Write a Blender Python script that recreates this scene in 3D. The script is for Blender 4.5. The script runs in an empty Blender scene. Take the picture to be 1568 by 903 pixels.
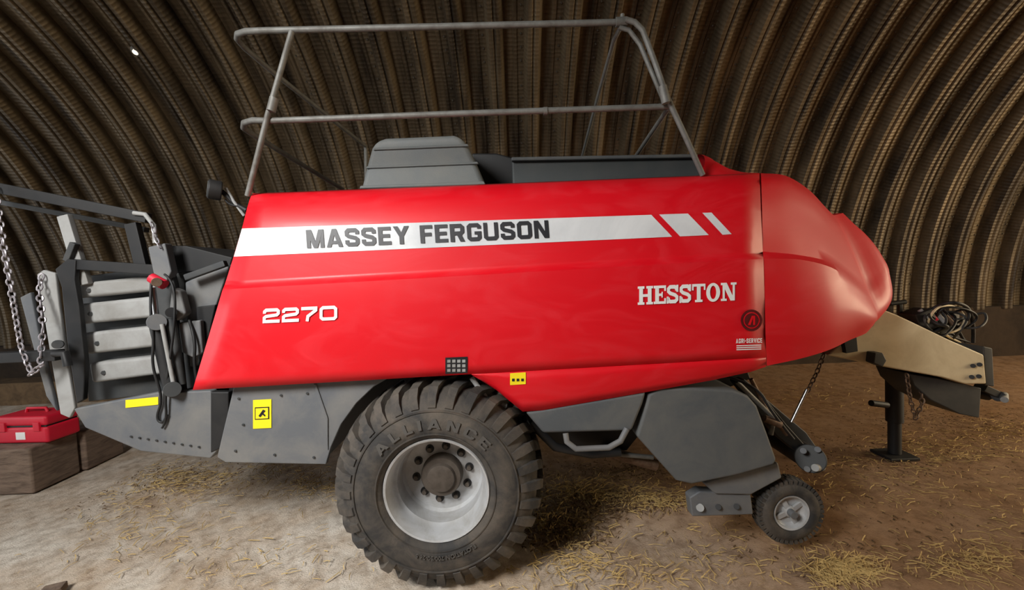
import bpy, bmesh, math, random
from mathutils import Vector, Matrix
from mathutils.bvhtree import BVHTree
random.seed(7)
scene = bpy.context.scene
try:
    scene.view_settings.view_transform = 'Standard'
    scene.view_settings.look = 'None'
except Exception as e:
    print(e)

# ------------------------------------------------------------ camera
CH = 2.36
FPX = 650.0
CW, CHT = 1568.0, 903.0
pitch = math.atan(33.5/FPX)
roll = math.radians(2.3)
F = Vector((0, math.cos(pitch), -math.sin(pitch)))
R0 = Vector((1, 0, 0)); U0 = R0.cross(F)
Rv = math.cos(roll)*R0 - math.sin(roll)*U0
Uv = math.sin(roll)*R0 + math.cos(roll)*U0
CAM = Vector((0, 0, CH))
cd = bpy.data.cameras.new("camera"); cam = bpy.data.objects.new("camera", cd)
scene.collection.objects.link(cam)
cd.sensor_width = 36; cd.lens = FPX/CW*36; cd.clip_start = 0.02
mw = Matrix((Rv, Uv, -F)).transposed().to_4x4(); mw.translation = CAM
cam.matrix_world = mw
scene.camera = cam

def ray(u, v):
    return F + Rv*((u-CW/2)/FPX) - Uv*((v-CHT/2)/FPX)
def at(u, v, y):
    """surveyed point on the real vertical plane y metres away"""
    d = ray(u, v); return CAM + d*(y/d.y)
def ground(u, v, z=0.0):
    d = ray(u, v); return CAM + d*((z-CH)/d.z)

# ------------------------------------------------------------ materials
def lin(c):
    return tuple(((x/255.0+0.055)/1.055)**2.4 if x/255.0 > 0.04 else x/255.0/12.92 for x in c)
def M(name, col, rough=0.5, metal=0.0, col2=None, amt=0.5, scale=3.0, bump=0.0, bscale=40, coat=0.0, stretch=(1,1,1), lo=.4, hi=.7, spec=.5, dist=.4):
    m = bpy.data.materials.new(name); m.use_nodes = True
    nt = m.node_tree; N = nt.nodes; L = nt.links
    b = N["Principled BSDF"]
    b.inputs["Roughness"].default_value = rough
    b.inputs["Metallic"].default_value = metal
    b.inputs["Specular IOR Level"].default_value = spec
    b.inputs["Coat Weight"].default_value = coat
    b.inputs["Coat Roughness"].default_value = 0.2
    c1 = lin(col)+(1,)
    tc = N.new("ShaderNodeTexCoord"); mp = N.new("ShaderNodeMapping")
    mp.inputs["Scale"].default_value = stretch
    L.new(tc.outputs["Object"], mp.inputs["Vector"])
    if col2 is None: col2 = tuple(min(255, x*0.85+8) for x in col)
    nz = N.new("ShaderNodeTexNoise"); nz.inputs["Scale"].default_value = scale
    nz.inputs["Detail"].default_value = 8; nz.inputs["Roughness"].default_value = .65
    nz.inputs["Distortion"].default_value = dist
    L.new(mp.outputs[0], nz.inputs["Vector"])
    mr = N.new("ShaderNodeMapRange"); mr.inputs[1].default_value = lo; mr.inputs[2].default_value = hi
    mr.inputs[4].default_value = amt
    L.new(nz.outputs["Fac"], mr.inputs[0])
    mx = N.new("ShaderNodeMixRGB"); mx.inputs[1].default_value = c1; mx.inputs[2].default_value = lin(col2)+(1,)
    L.new(mr.outputs[0], mx.inputs[0]); L.new(mx.outputs[0], b.inputs["Base Color"])
    mr2 = N.new("ShaderNodeMapRange"); mr2.inputs[3].default_value = rough; mr2.inputs[4].default_value = min(1, rough+.2)
    L.new(nz.outputs["Fac"], mr2.inputs[0]); L.new(mr2.outputs[0], b.inputs["Roughness"])
    if bump > 0:
        n2 = N.new("ShaderNodeTexNoise"); n2.inputs["Scale"].default_value = bscale; n2.inputs["Detail"].default_value = 6
        L.new(mp.outputs[0], n2.inputs["Vector"])
        bp = N.new("ShaderNodeBump"); bp.inputs["Strength"].default_value = bump; bp.inputs["Distance"].default_value = .02
        L.new(n2.outputs["Fac"], bp.inputs["Height"]); L.new(bp.outputs[0], b.inputs["Normal"])
    return m

RED = M("red_gloss_paint", (216, 2, 24), .42, 0, (224, 56, 66), .42, 1.5, coat=.12, stretch=(1, 1, 2.2), lo=.47, hi=.75, dist=1.8, spec=.4)
GREY = M("grey_paint", (94, 97, 101), .5, 0, (128, 125, 118), .65, 2.5, .05)
DGREY = M("dark_grey_paint", (50, 53, 55), .5, 0, (82, 80, 76), .55, 4)
LGREY = M("light_grey_paint", (158, 159, 158), .5, 0, (120, 117, 110), .7, 3)
BLACK = M("black_steel", (20, 21, 23), .5, 0, (42, 40, 38), .5, 6)
PLAST = M("grey_plastic", (78, 82, 85), .6, 0, (108, 107, 102), .6, 3, .12, 120)
TANKM = M("tank_plastic", (100, 104, 104), .55, 0, (128, 126, 118), .5, 3, .12, 120)
PLASTD = M("black_plastic", (60, 64, 65), .55, 0, (80, 80, 77), .5, 3)
RUB = M("tyre_rubber", (46, 45, 44), .7, 0, (108, 98, 86), .7, 4, .15, 60)
RUBL = M("tyre_lettering", (80, 77, 73), .8)
RIMM = M("rim_silver", (182, 184, 186), .4, .15, (128, 120, 108), .6, 5)
HUBM = M("hub_grey", (88, 80, 72), .6, .3, (60, 50, 42), .6, 14)
CHROME = M("chrome", (200, 200, 200), .2, 1)
GALV = M("galvanised_tube", (118, 118, 114), .5, .3, (80, 75, 68), .7, 9)
BOLTM = M("roof_bolt", (92, 84, 72), .6, .2)
BAR = M("drawbar_paint_sunlit", (228, 212, 176), .5, 0, (186, 164, 124), .6, 3)  # cream tone carries warm sunlight put into the paint colour
YEL = M("yellow_label", (244, 220, 20), .5, 0, (244, 220, 20))
WHITE = M("white_label", (240, 240, 238), .4, 0, (240, 240, 238))
SILV = M("silver_stripe", (220, 222, 224), .35, 0, (174, 178, 182), .8, 1.0)
BLK = M("black_lettering", (24, 24, 30), .4)
DRED = M("dark_red_emblem", (92, 8, 14), .4)
STEELR = M("rusty_chain", (120, 100, 84), .5, .6, (80, 56, 40), .7, 30)
CHAINL = M("zinc_chain", (170, 165, 170), .4, .6)
WOODM = M("old_timber", (132, 112, 96), .85, 0, (70, 56, 46), .8, 4, .5, 30, stretch=(1, 1, 6))
CASE = M("red_plastic_case", (214, 20, 50), .45)
STRAW = M("straw", (210, 180, 116), .8, 0, (140, 108, 60), .8, 30)
STRAWD = M("straw_chaff", (104, 78, 48), .9, 0, (60, 44, 28), .8, 30)
CONC = M("concrete_wall", (64, 50, 36), .9, 0, (30, 24, 19), .8, 1.5, .4, 12)

# ------------------------------------------------------------ helpers
def root(name):
    e = bpy.data.objects.new(name, None); scene.collection.objects.link(e); return e
def add(name, me, mat, parent=None, smooth=None):
    o = bpy.data.objects.new(name, me); scene.collection.objects.link(o)
    if mat: me.materials.append(mat)
    if parent: o.parent = parent
    if smooth is not None:
        for p in me.polygons: p.use_smooth = True
        me.set_sharp_from_angle(angle=math.radians(smooth))
    return o
def mk(name, vs, fs, mat, parent=None, smooth=None, fix=False):
    me = bpy.data.meshes.new(name); me.from_pydata([tuple(v) for v in vs], [], fs)
    if fix:
        bm = bmesh.new(); bm.from_mesh(me); bmesh.ops.recalc_face_normals(bm, faces=bm.faces); bm.to_mesh(me); bm.free()
    me.update()
    return add(name, me, mat, parent, smooth)
def bev(o, w, seg=2):
    if w > 0:
        m = o.modifiers.new("bevel", 'BEVEL'); m.width = w; m.segments = seg; m.limit_method = 'ANGLE'; m.angle_limit = math.radians(35)
        for p in o.data.polygons: p.use_smooth = True
        wn = o.modifiers.new("wn", 'WEIGHTED_NORMAL')
    return o
def prism(name, pts, y0, y1, mat, parent, b=0.006, seg=2, inset=0.0):
    P = [at(u, v, y0) for u, v in pts]; n = len(P)
    c = sum(P, Vector())/n
    Q = [Vector((p.x, y1, p.z)) for p in P]
    if inset: Q = [c2 + (Vector((c.x, y1, c.z))-c2)*inset for c2 in Q]
    fs = [list(range(n)), list(range(2*n-1, n-1, -1))]
    for i in range(n):
        j = (i+1) % n; fs.append([i, i+n, j+n, j])
    return bev(mk(name, P+Q, fs, mat, parent, None, True), b, seg)
def tube(name, pts, r, mat, parent, smoothpath=False, res=6):
    pts = [p for p in pts if p is not None]
    if len(pts) < 2: return None
    cu = bpy.data.curves.new(name, 'CURVE'); cu.dimensions = '3D'; cu.bevel_depth = r; cu.bevel_resolution = res//2+1; cu.use_fill_caps = True
    if smoothpath:
        s = cu.splines.new('NURBS'); s.points.add(len(pts)-1)
        for i, p in enumerate(pts): s.points[i].co = (*p, 1)
        s.use_endpoint_u = True; s.order_u = 3; s.resolution_u = 8
    else:
        s = cu.splines.new('POLY'); s.points.add(len(pts)-1)
        for i, p in enumerate(pts): s.points[i].co = (*p, 1)
    o = bpy.data.objects.new(name, cu); scene.collection.objects.link(o)
    dg = bpy.context.evaluated_depsgraph_get()
    me = bpy.data.meshes.new_from_object(o.evaluated_get(dg)); me.materials.clear()
    bpy.data.objects.remove(o)
    me.name = name
    return add(name, me, mat, parent, 50)
def beam(name, p0, p1, w, h, mat, parent, b=.006):
    """rectangular bar, w measured across in depth (y), h in the side plane"""
    d = (p1-p0).normalized(); yv = Vector((0, 1, 0))
    if abs(d.dot(yv)) > .9: yv = Vector((1, 0, 0))
    s = d.cross(yv).normalized(); t = s.cross(d).normalized()
    vs = []
    for p in (p0, p1):
        for a, c in ((-1, -1), (1, -1), (1, 1), (-1, 1)):
            vs.append(p + s*(a*h/2) + t*(c*w/2))
    fs = [[0, 1, 2, 3], [7, 6, 5, 4]] + [[i, i+4, (i+1) % 4+4, (i+1) % 4] for i in range(4)]
    return bev(mk(name, vs, fs, mat, parent, None, True), b)
def revolve(name, prof, c, mat, parent, seg=64, smooth=35, axis='Y', zmin=None):
    vs = []; fs = []; n = len(prof)
    for i in range(seg):
        a = 2*math.pi*i/seg
        for (y, r) in prof:
            z = c.z+r*math.sin(a)
            if zmin is not None: z = max(z, zmin)
            vs.append((c.x+r*math.cos(a), c.y+y, z))
    for i in range(seg):
        j = (i+1) % seg
        for k in range(n-1):
            fs.append([i*n+k, i*n+k+1, j*n+k+1, j*n+k])
    return mk(name, vs, fs, mat, parent, smooth, True)
def cyl(name, p0, p1, r, mat, parent, seg=24, b=.003):
    d = (p1-p0); q = d.to_track_quat('Z', 'Y')
    vs = []
    for p in (p0, p1):
        for i in range(seg):
            a = 2*math.pi*i/seg
            vs.append(p + q @ Vector((r*math.cos(a), r*math.sin(a), 0)))
    fs = [list(range(seg)), list(range(2*seg-1, seg-1, -1))] + [[i, i+seg, (i+1) % seg+seg, (i+1) % seg] for i in range(seg)]
    return bev(mk(name, vs, fs, mat, parent, None, True), b)
def chain(name, pts, link, mat, parent):
    vs = []; fs = []
    seglen = []
    for a, b in zip(pts[:-1], pts[1:]): seglen.append((b-a).length)
    tot = sum(seglen); n = max(2, int(tot/(link*.78))); R = 12; S = 5
    for k in range(n):
        s = (k+.5)/n*tot; i = 0
        while i < len(seglen)-1 and s > seglen[i]: s -= seglen[i]; i += 1
        p = pts[i].lerp(pts[i+1], s/seglen[i]); d = (pts[i+1]-pts[i]).normalized()
        q = d.to_track_quat('X', 'Z')
        base = len(vs)
        for a in range(R):
            th = 2*math.pi*a/R
            cx, cy = math.cos(th)*link*.5, math.sin(th)*link*.3
            for b in range(S):
                ph = 2*math.pi*b/S; rr = link*.11
                o = Vector((cx+math.cos(th)*rr*math.cos(ph), cy+math.sin(th)*rr*math.cos(ph), rr*math.sin(ph)))
                if k % 2: o = Vector((o.x, -o.z, o.y))
                vs.append(p+q @ o)
        for a in range(R):
            for b in range(S):
                fs.append([base+a*S+b, base+((a+1) % R)*S+b, base+((a+1) % R)*S+(b+1) % S, base+a*S+(b+1) % S])
    return mk(name, vs, fs, mat, parent, 60)
def text_mesh(s, offset=0.0):
    cu = bpy.data.curves.new("t", 'FONT'); cu.body = s; cu.offset = offset; cu.resolution_u = 4
    o = bpy.data.objects.new("t", cu); scene.collection.objects.link(o)
    dg = bpy.context.evaluated_depsgraph_get()
    me = bpy.data.meshes.new_from_object(o.evaluated_get(dg))
    vs = [v.co.copy() for v in me.vertices]; fs = [list(p.vertices) for p in me.polygons]
    bpy.data.objects.remove(o)
    x0 = min(v.x for v in vs); x1 = max(v.x for v in vs); y0 = min(v.y for v in vs); y1 = max(v.y for v in vs)
    return [((v.x-x0)/(x1-x0), (v.y-y0)/(y1-y0)) for v in vs], fs
# hand-drawn block and slab-serif alphabets (unit height)
def Rr(x0, y0, x1, y1): return ('p', [(x0, y0), (x1, y0), (x1, y1), (x0, y1)])
def Pp(*p): return ('p', list(p))
def Sk(t, *p): return ('s', t, list(p))
T = .22
BLOCK = {
 'M': (.98, [Rr(0, 0, .22, 1), Rr(.76, 0, .98, 1), Pp((0, 1), (.29, 1), (.6, 0), (.38, 0)), Pp((.38, 0), (.6, 0), (.98, 1), (.69, 1))]),
 'A': (.92, [Pp((0, 0), (.24, 0), (.58, 1), (.34, 1)), Pp((.68, 0), (.92, 0), (.58, 1), (.34, 1)), Rr(.2, .17, .72, .35)]),
 'S': (.8, [Sk(T, (.69, .66), (.69, .80), (.6, .89), (.2, .89), (.11, .8), (.11, .64), (.2, .56), (.6, .45), (.69, .37), (.69, .2), (.6, .11), (.2, .11), (.11, .2), (.11, .35))]),
 'E': (.72, [Rr(0, 0, .24, 1), Rr(0, 0, .72, .2), Rr(0, .4, .66, .6), Rr(0, .8, .72, 1)]),
 'F': (.7, [Rr(0, 0, .24, 1), Rr(0, .38, .64, .58), Rr(0, .8, .7, 1)]),
 'Y': (.9, [Pp((0, 1), (.27, 1), (.57, .42), (.33, .42)), Pp((.63, 1), (.9, 1), (.57, .42), (.33, .42)), Rr(.33, 0, .57, .44)]),
 'R': (.82, [Rr(0, 0, .24, 1), Sk(T, (.1, .89), (.6, .89), (.69, .8), (.69, .56), (.6, .47), (.1, .47)), Pp((.36, .42), (.62, .42), (.82, 0), (.55, 0))]),
 'G': (.8, [Sk(T, (.69, .68), (.69, .8), (.6, .89), (.2, .89), (.11, .8), (.11, .2), (.2, .11), (.6, .11), (.69, .2), (.69, .5)), Rr(.42, .36, .8, .54)]),
 'U': (.82, [Sk(T, (.11, 1), (.11, .2), (.2, .11), (.62, .11), (.71, .2), (.71, 1))]),
 'O': (.82, [Sk(T, (.4, .89), (.2, .89), (.11, .8), (.11, .2), (.2, .11), (.62, .11), (.71, .2), (.71, .8), (.62, .89), (.4, .89))]),
 'N': (.82, [Rr(0, 0, .22, 1), Rr(.6, 0, .82, 1), Pp((0, 1), (.26, 1), (.82, 0), (.56, 0))]),
 '2': (1.25, [Sk(T, (.11, .66), (.11, .80), (.22, .89), (1.02, .89), (1.13, .8), (1.13, .64), (1.02, .54), (.22, .46), (.11, .37), (.11, .11), (1.25, .11))]),
 '7': (1.2, [Sk(T, (0, .89), (1.08, .89), (1.08, .75), (.5, .35), (.45, 0))]),
 '0': (1.3, [Sk(T, (.6, .89), (.24, .89), (.11, .78), (.11, .22), (.24, .11), (1.06, .11), (1.19, .22), (1.19, .78), (1.06, .89), (.6, .89))]),
 'L': (.62, [Rr(0, 0, .22, 1), Rr(0, 0, .62, .2)]), 'I': (.22, [Rr(0, 0, .22, 1)]),
 'C': (.78, [Sk(T, (.69, .66), (.69, .8), (.6, .89), (.2, .89), (.11, .8), (.11, .2), (.2, .11), (.6, .11), (.69, .2), (.69, .34))]),
 'V': (.9, [Pp((0, 1), (.25, 1), (.57, 0), (.33, 0)), Pp((.65, 1), (.9, 1), (.57, 0), (.33, 0))]),
 '-': (.4, [Rr(0, .4, .4, .58)]), ' ': (.34, [])}
def ell(cx, cy, rx, ry, ix, iy, n=24):
    return [Pp(*[(cx+a*math.cos(t), cy+b*math.sin(t)) for a, b, t in ((rx, ry, 2*math.pi*i/n), (rx, ry, 2*math.pi*(i+1)/n), (ix, iy, 2*math.pi*(i+1)/n), (ix, iy, 2*math.pi*i/n))]) for i in range(n)]
SS = [Sk(.2, (.68, .68), (.68, .8), (.56, .9), (.24, .9), (.12, .8), (.12, .66), (.24, .56), (.58, .45), (.7, .35), (.7, .2), (.58, .1), (.24, .1), (.12, .2), (.12, .32)), Rr(.66, .62, .8, 1), Rr(0, 0, .14, .38)]
SLAB = {
 'H': (1.05, [Rr(.1, 0, .36, 1), Rr(.69, 0, .95, 1), Rr(.3, .42, .75, .57), Rr(0, 0, .46, .13), Rr(.59, 0, 1.05, .13), Rr(0, .87, .46, 1), Rr(.59, .87, 1.05, 1)]),
 'E': (.84, [Rr(.1, 0, .36, 1), Rr(0, 0, .84, .14), Rr(0, .86, .84, 1), Rr(.3, .43, .62, .57), Rr(.72, 0, .84, .3), Rr(.72, .7, .84, 1), Rr(.53, .34, .62, .66)]),
 'S': (.82, SS),
 'T': (.92, [Rr(.33, 0, .59, 1), Rr(0, .86, .92, 1), Rr(0, .66, .11, 1), Rr(.81, .66, .92, 1), Rr(.2, 0, .72, .13)]),
 'O': (.96, ell(.48, .5, .48, .52, .21, .37)),
 'N': (1.08, [Rr(.12, 0, .27, 1), Rr(.81, 0, .96, 1), Pp((.06, 1), (.4, 1), (.96, 0), (.66, 0)), Rr(0, 0, .4, .12), Rr(.68, .88, 1.08, 1), Rr(0, .88, .35, 1)])}
def glyphs(s, font, gap):
    vs = []; fs = []; x = 0
    for ch in s:
        w, items = font[ch]
        for it in items:
            if it[0] == 'p':
                b = len(vs); vs += [(x+px, py) for px, py in it[1]]; fs.append(list(range(b, b+len(it[1]))))
            else:
                t, P = it[1]/2, it[2]; b = len(vs); n = len(P); closed = P[0] == P[-1]
                for i in range(n):
                    def dirn(a, c):
                        dx_, dy_ = c[0]-a[0], c[1]-a[1]; l = math.hypot(dx_, dy_); return dx_/l, dy_/l
                    d1 = dirn(P[i-1], P[i]) if i > 0 else (dirn(P[-2], P[-1]) if closed else None)
                    d2 = dirn(P[i], P[i+1]) if i < n-1 else (dirn(P[0], P[1]) if closed else None)
                    d1 = d1 or d2; d2 = d2 or d1
                    nx_, ny_ = -(d1[1]+d2[1]), d1[0]+d2[0]; l = math.hypot(nx_, ny_); nx_, ny_ = nx_/l, ny_/l
                    c_ = max(.5, nx_*-d1[1]+ny_*d1[0]); k = t/c_
                    vs += [(x+P[i][0]+nx_*k, P[i][1]+ny_*k), (x+P[i][0]-nx_*k, P[i][1]-ny_*k)]
                for i in range(n-1): fs.append([b+2*i, b+2*i+1, b+2*i+3, b+2*i+2])
        x += w+gap
    x -= gap
    return [(a/x, c) for a, c in vs], fs
def bvh_of(objs):
    vs = []; fs = []
    for o in objs:
        b = len(vs); vs += [v.co.copy() for v in o.data.vertices]; fs += [[b+i for i in p.vertices] for p in o.data.polygons]
    return BVHTree.FromPolygons(vs, fs)
def stick(u, v, bvh, off):
    d = ray(u, v).normalized(); h = bvh.ray_cast(CAM, d)
    if h[0] is None: return None
    n = h[1]
    if n.dot(d) > 0: n = -n
    return h[0]+n*off
def bil(q, s, t):
    x = (1-s)*(1-t)*q[0][0]+s*(1-t)*q[1][0]+s*t*q[2][0]+(1-s)*t*q[3][0]
    y = (1-s)*(1-t)*q[0][1]+s*(1-t)*q[1][1]+s*t*q[2][1]+(1-s)*t*q[3][1]
    return x, y
def decal(name, q, bvh, mat, parent, off=.004, n=12, m=3):
    vs = []; fs = []
    for j in range(m+1):
        for i in range(n+1):
            p = stick(*bil(q, i/n, j/m), bvh, off)
            if p is None: p = vs[-1] if vs else CAM
            vs.append(p)
    for j in range(m):
        for i in range(n):
            a = j*(n+1)+i; fs.append([a, a+1, a+n+2, a+n+1])
    return mk(name, vs, fs, mat, parent)
def decal_text(name, vf, q, bvh, mat, parent, off=.007):
    vv, fs = vf
    vs = [stick(*bil(q, a, b), bvh, off) for a, b in vv]
    if any(p is None for p in vs): print("miss", name); return
    return mk(name, vs, fs, mat, parent)

# ------------------------------------------------------------ building shell
YC, ZC, VR = 3.2, 1.15, 6.25
def roof_material():
    m = M("corrugated_steel", (122, 106, 82), .42, .35, (40, 31, 22), .92, 1.0, 0, 25, stretch=(5, .5, .5), lo=.34, hi=.64, dist=.1)
    nt = m.node_tree; N = nt.nodes; L = nt.links
    tc = N.new("ShaderNodeTexCoord"); s = N.new("ShaderNodeSeparateXYZ"); L.new(tc.outputs["Object"], s.inputs[0])
    def mt(op, a, b=None):
        n = N.new("ShaderNodeMath"); n.operation = op
        for i, x in enumerate((a, b)):
            if x is None: continue
            if isinstance(x, (int, float)): n.inputs[i].default_value = x
            else: L.new(x, n.inputs[i])
        return n.outputs[0]
    th = mt('ARCTAN2', mt('SUBTRACT', s.outputs["Z"], ZC), mt('SUBTRACT', s.outputs["Y"], YC))
    w = mt('SINE', mt('MULTIPLY', th, VR*2*math.pi/.13))
    nz = N.new("ShaderNodeTexNoise"); nz.inputs["Scale"].default_value = 3; nz.inputs["Detail"].default_value = 5
    L.new(tc.outputs["Object"], nz.inputs["Vector"])
    h = mt('ADD', mt('MULTIPLY', mt('POWER', mt('ABSOLUTE', w), 3.0), mt('SUBTRACT', nz.outputs["Fac"], .2)), mt('MULTIPLY', nz.outputs["Fac"], 1.5))
    bp = N.new("ShaderNodeBump"); bp.inputs["Strength"].default_value = .5; bp.inputs["Distance"].default_value = .02
    L.new(h, bp.inputs["Height"]); L.new(bp.outputs[0], N["Principled BSDF"].inputs["Normal"])
    return m
def vault():
    pitchx = .61; x0 = -17.0; n = 56
    prof = [(0, 0), (.09, 0), (.115, .022), (.155, .022), (.18, 0), (.27, 0), (.30, .14), (.33, .195), (.385, .20), (.415, .165), (.445, .20), (.50, .195), (.53, .14), (.56, 0)]
    xs = []
    for i in range(n):
        for a, b in prof: xs.append((x0+i*pitchx+a, b))
    A = 96; vs = []; fs = []
    for k in range(A+1):
        th = math.pi*k/A
        for x, dpt in xs:
            r = VR - dpt
            vs.append((x, YC+r*math.cos(th), ZC+r*math.sin(th)))
    W = len(xs)
    for k in range(A):
        for i in range(W-1):
            fs.append([k*W+i, k*W+i+1, (k+1)*W+i+1, (k+1)*W+i])
    mk("ceiling", vs, fs, roof_material(), None, 30)
    vs = []; fs = []
    for i in range(n):
        for xo in (.225,):
            x = x0+i*pitchx+xo
            for k in range(3, 62):
                th = math.radians(k*1.9)
                c = Vector((x, YC+(VR-.004)*math.cos(th), ZC+(VR-.004)*math.sin(th)))
                nrm = Vector((0, -math.cos(th), -math.sin(th))); tg = Vector((0, -math.sin(th), math.cos(th))); xv = Vector((1, 0, 0))
                b = len(vs)
                for h, rr in ((0, .018), (.014, .014)):
                    for a in range(6):
                        an = a*math.pi/3
                        vs.append(c+nrm*h+xv*rr*math.cos(an)+tg*rr*math.sin(an))
                fs.append([b+6+a for a in range(6)])
                for a in range(6): fs.append([b+a, b+(a+1) % 6, b+6+(a+1) % 6, b+6+a])
    mk("ceiling_bolts", vs, fs, BOLTM)
vault()
def boxm(name, a, b, mat, bw=.01, parent=None):
    (x0, y0, z0), (x1, y1, z1) = a, b
    vs = [(x0, y0, z0), (x1, y0, z0), (x1, y1, z0), (x0, y1, z0), (x0, y0, z1), (x1, y0, z1), (x1, y1, z1), (x0, y1, z1)]
    fs = [[3, 2, 1, 0], [4, 5, 6, 7], [0, 1, 5, 4], [1, 2, 6, 5], [2, 3, 7, 6], [3, 0, 4, 7]]
    return bev(mk(name, vs, fs, mat, parent), bw)
boxm("wall_back", (-17, 9.3, -.1), (17.1, 9.65, 1.2), CONC, .03)
boxm("wall_front", (-17, -3.25, -.1), (17.1, -2.9, 1.2), CONC, .03)

def floor():
    from mathutils import noise
    nx, ny = 260, 130; x0, x1, y0, y1 = -17, 17, -3.2, 9.5
    vs = []; fs = []
    for j in range(ny+1):
        for i in range(nx+1):
            x = x0+(x1-x0)*i/nx; y = y0+(y1-y0)*j/ny
            h = noise.noise(Vector((x*1.2, y*1.2, 0)))*.012+noise.noise(Vector((x*5, y*5, 3)))*.006-.012
            if y > 8: h += (y-8)*.08
            vs.append((x, y, h))
    for j in range(ny):
        for i in range(nx):
            a = j*(nx+1)+i; fs.append([a, a+1, a+nx+2, a+nx+1])
    m = bpy.data.materials.new("dirt_floor"); m.use_nodes = True
    nt = m.node_tree; N = nt.nodes; L = nt.links; b = N["Principled BSDF"]; b.inputs["Roughness"].default_value = .92
    b.inputs["Specular IOR Level"].default_value = .2
    tc = N.new("ShaderNodeTexCoord")
    def nz(sc, det=8, st=None):
        n = N.new("ShaderNodeTexNoise"); n.inputs["Scale"].default_value = sc; n.inputs["Detail"].default_value = det
        n.inputs["Roughness"].default_value = .7
        if st:
            mp = N.new("ShaderNodeMapping"); mp.inputs["Scale"].default_value = st
            L.new(tc.outputs["Object"], mp.inputs[0]); L.new(mp.outputs[0], n.inputs["Vector"])
        else: L.new(tc.outputs["Object"], n.inputs["Vector"])
        return n
    n1 = nz(.9); n2 = nz(7); n3 = nz(60, 4, (1, 2, 1))
    r1 = N.new("ShaderNodeValToRGB"); r1.color_ramp.elements[0].position = .38; r1.color_ramp.elements[1].position = .62
    r1.color_ramp.elements[0].color = lin((192, 168, 142))+(1,); r1.color_ramp.elements[1].color = lin((230, 220, 206))+(1,)
    L.new(n1.outputs["Fac"], r1.inputs[0])
    # browner toward the drawbar end and back wall: brown dirt plus painted-in shade
    sx = N.new("ShaderNodeSeparateXYZ"); L.new(tc.outputs["Object"], sx.inputs[0])
    ay = N.new("ShaderNodeMath"); ay.operation = 'MULTIPLY_ADD'; ay.inputs[1].default_value = .55; L.new(sx.outputs["Y"], ay.inputs[0]); L.new(sx.outputs["X"], ay.inputs[2])
    ad = N.new("ShaderNodeMath"); ad.operation = 'MULTIPLY_ADD'; ad.inputs[1].default_value = 3.0
    L.new(n1.outputs["Fac"], ad.inputs[0]); L.new(ay.outputs[0], ad.inputs[2])
    g = N.new("ShaderNodeMapRange"); g.inputs[1].default_value = 2.8; g.inputs[2].default_value = 6.0; g.inputs[4].default_value = .88
    L.new(ad.outputs[0], g.inputs[0])
    mx = N.new("ShaderNodeMixRGB"); mx.inputs[2].default_value = lin((158, 120, 84))+(1,)
    L.new(g.outputs[0], mx.inputs[0]); L.new(r1.outputs[0], mx.inputs[1])
    r2 = N.new("ShaderNodeValToRGB"); r2.color_ramp.elements[0].position = .36; r2.color_ramp.elements[1].position = .56
    r2.color_ramp.elements[0].color = (.44, .38, .32, 1); r2.color_ramp.elements[1].color = (1, 1, 1, 1)
    L.new(n2.outputs["Fac"], r2.inputs[0])
    m2 = N.new("ShaderNodeMixRGB"); m2.blend_type = 'MULTIPLY'; m2.inputs[0].default_value = .65
    L.new(mx.outputs[0], m2.inputs[1]); L.new(r2.outputs[0], m2.inputs[2]); L.new(m2.outputs[0], b.inputs["Base Color"])
    bp = N.new("ShaderNodeBump"); bp.inputs["Strength"].default_value = .6; bp.inputs["Distance"].default_value = .025
    mm = N.new("ShaderNodeMath"); L.new(n2.outputs["Fac"], mm.inputs[0]); L.new(n3.outputs["Fac"], mm.inputs[1])
    L.new(mm.outputs[0], bp.inputs["Height"]); L.new(bp.outputs[0], b.inputs["Normal"])
    mk("floor", vs, fs, m, None, 60)
floor()

def straw(clumps, lmin, lmax, wmin, wmax, vs, fs):
    for (u, v, su, sv, n) in clumps:
        for _ in range(n):
            uu = random.gauss(u, su*.6); vv = random.gauss(v, sv*.6)
            if vv < 590: continue
            p = ground(uu, vv)
            if p.y < 0 or p.y > 9 or p.x > 16 or p.x < -4.9: continue
            l = random.uniform(lmin, lmax); a = random.uniform(0, math.pi*2); w = random.uniform(wmin, wmax)
            z = random.uniform(.001, .018)
            d = Vector((math.cos(a), math.sin(a), random.uniform(-.08, .2))); s = Vector((-math.sin(a), math.cos(a), 0))
            b = len(vs); pm = p+d*l*.5+s*random.uniform(-.1, .1)*l
            q0 = Vector((p.x, p.y, z)); q1 = Vector((pm.x, pm.y, z+.004+abs(d.z)*l*.5)); q2 = Vector((p.x+d.x*l, p.y+d.y*l, z+abs(d.z)*l*.6))
            for q in (q0, q1, q2):
                vs += [q-s*w, q+s*w+Vector((0, 0, w))]
            fs += [[b, b+1, b+3, b+2], [b+2, b+3, b+5, b+4]]
CL = [(270, 735, 90, 24, 800), (420, 720, 70, 18, 300), (200, 800, 100, 40, 260), (900, 752, 110, 22, 900), (1000, 765, 80, 16, 600),
      (845, 800, 60, 25, 500), (870, 850, 60, 30, 260), (1290, 872, 50, 18, 900), (1480, 860, 80, 30, 400), (1430, 690, 120, 22, 900), (1530, 660, 80, 16, 500),
      (1300, 740, 160, 40, 500), (960, 880, 200, 25, 250), (1100, 850, 200, 40, 250), (350, 860, 200, 40, 200), (700, 740, 400, 60, 400), (1250, 610, 200, 25, 500), (480, 745, 60, 15, 300), (1560, 780, 100, 60, 250)]
svs = []; sfs = []
straw(CL, .03, .13, .0014, .0032, svs, sfs)
nst = len(sfs)
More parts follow.
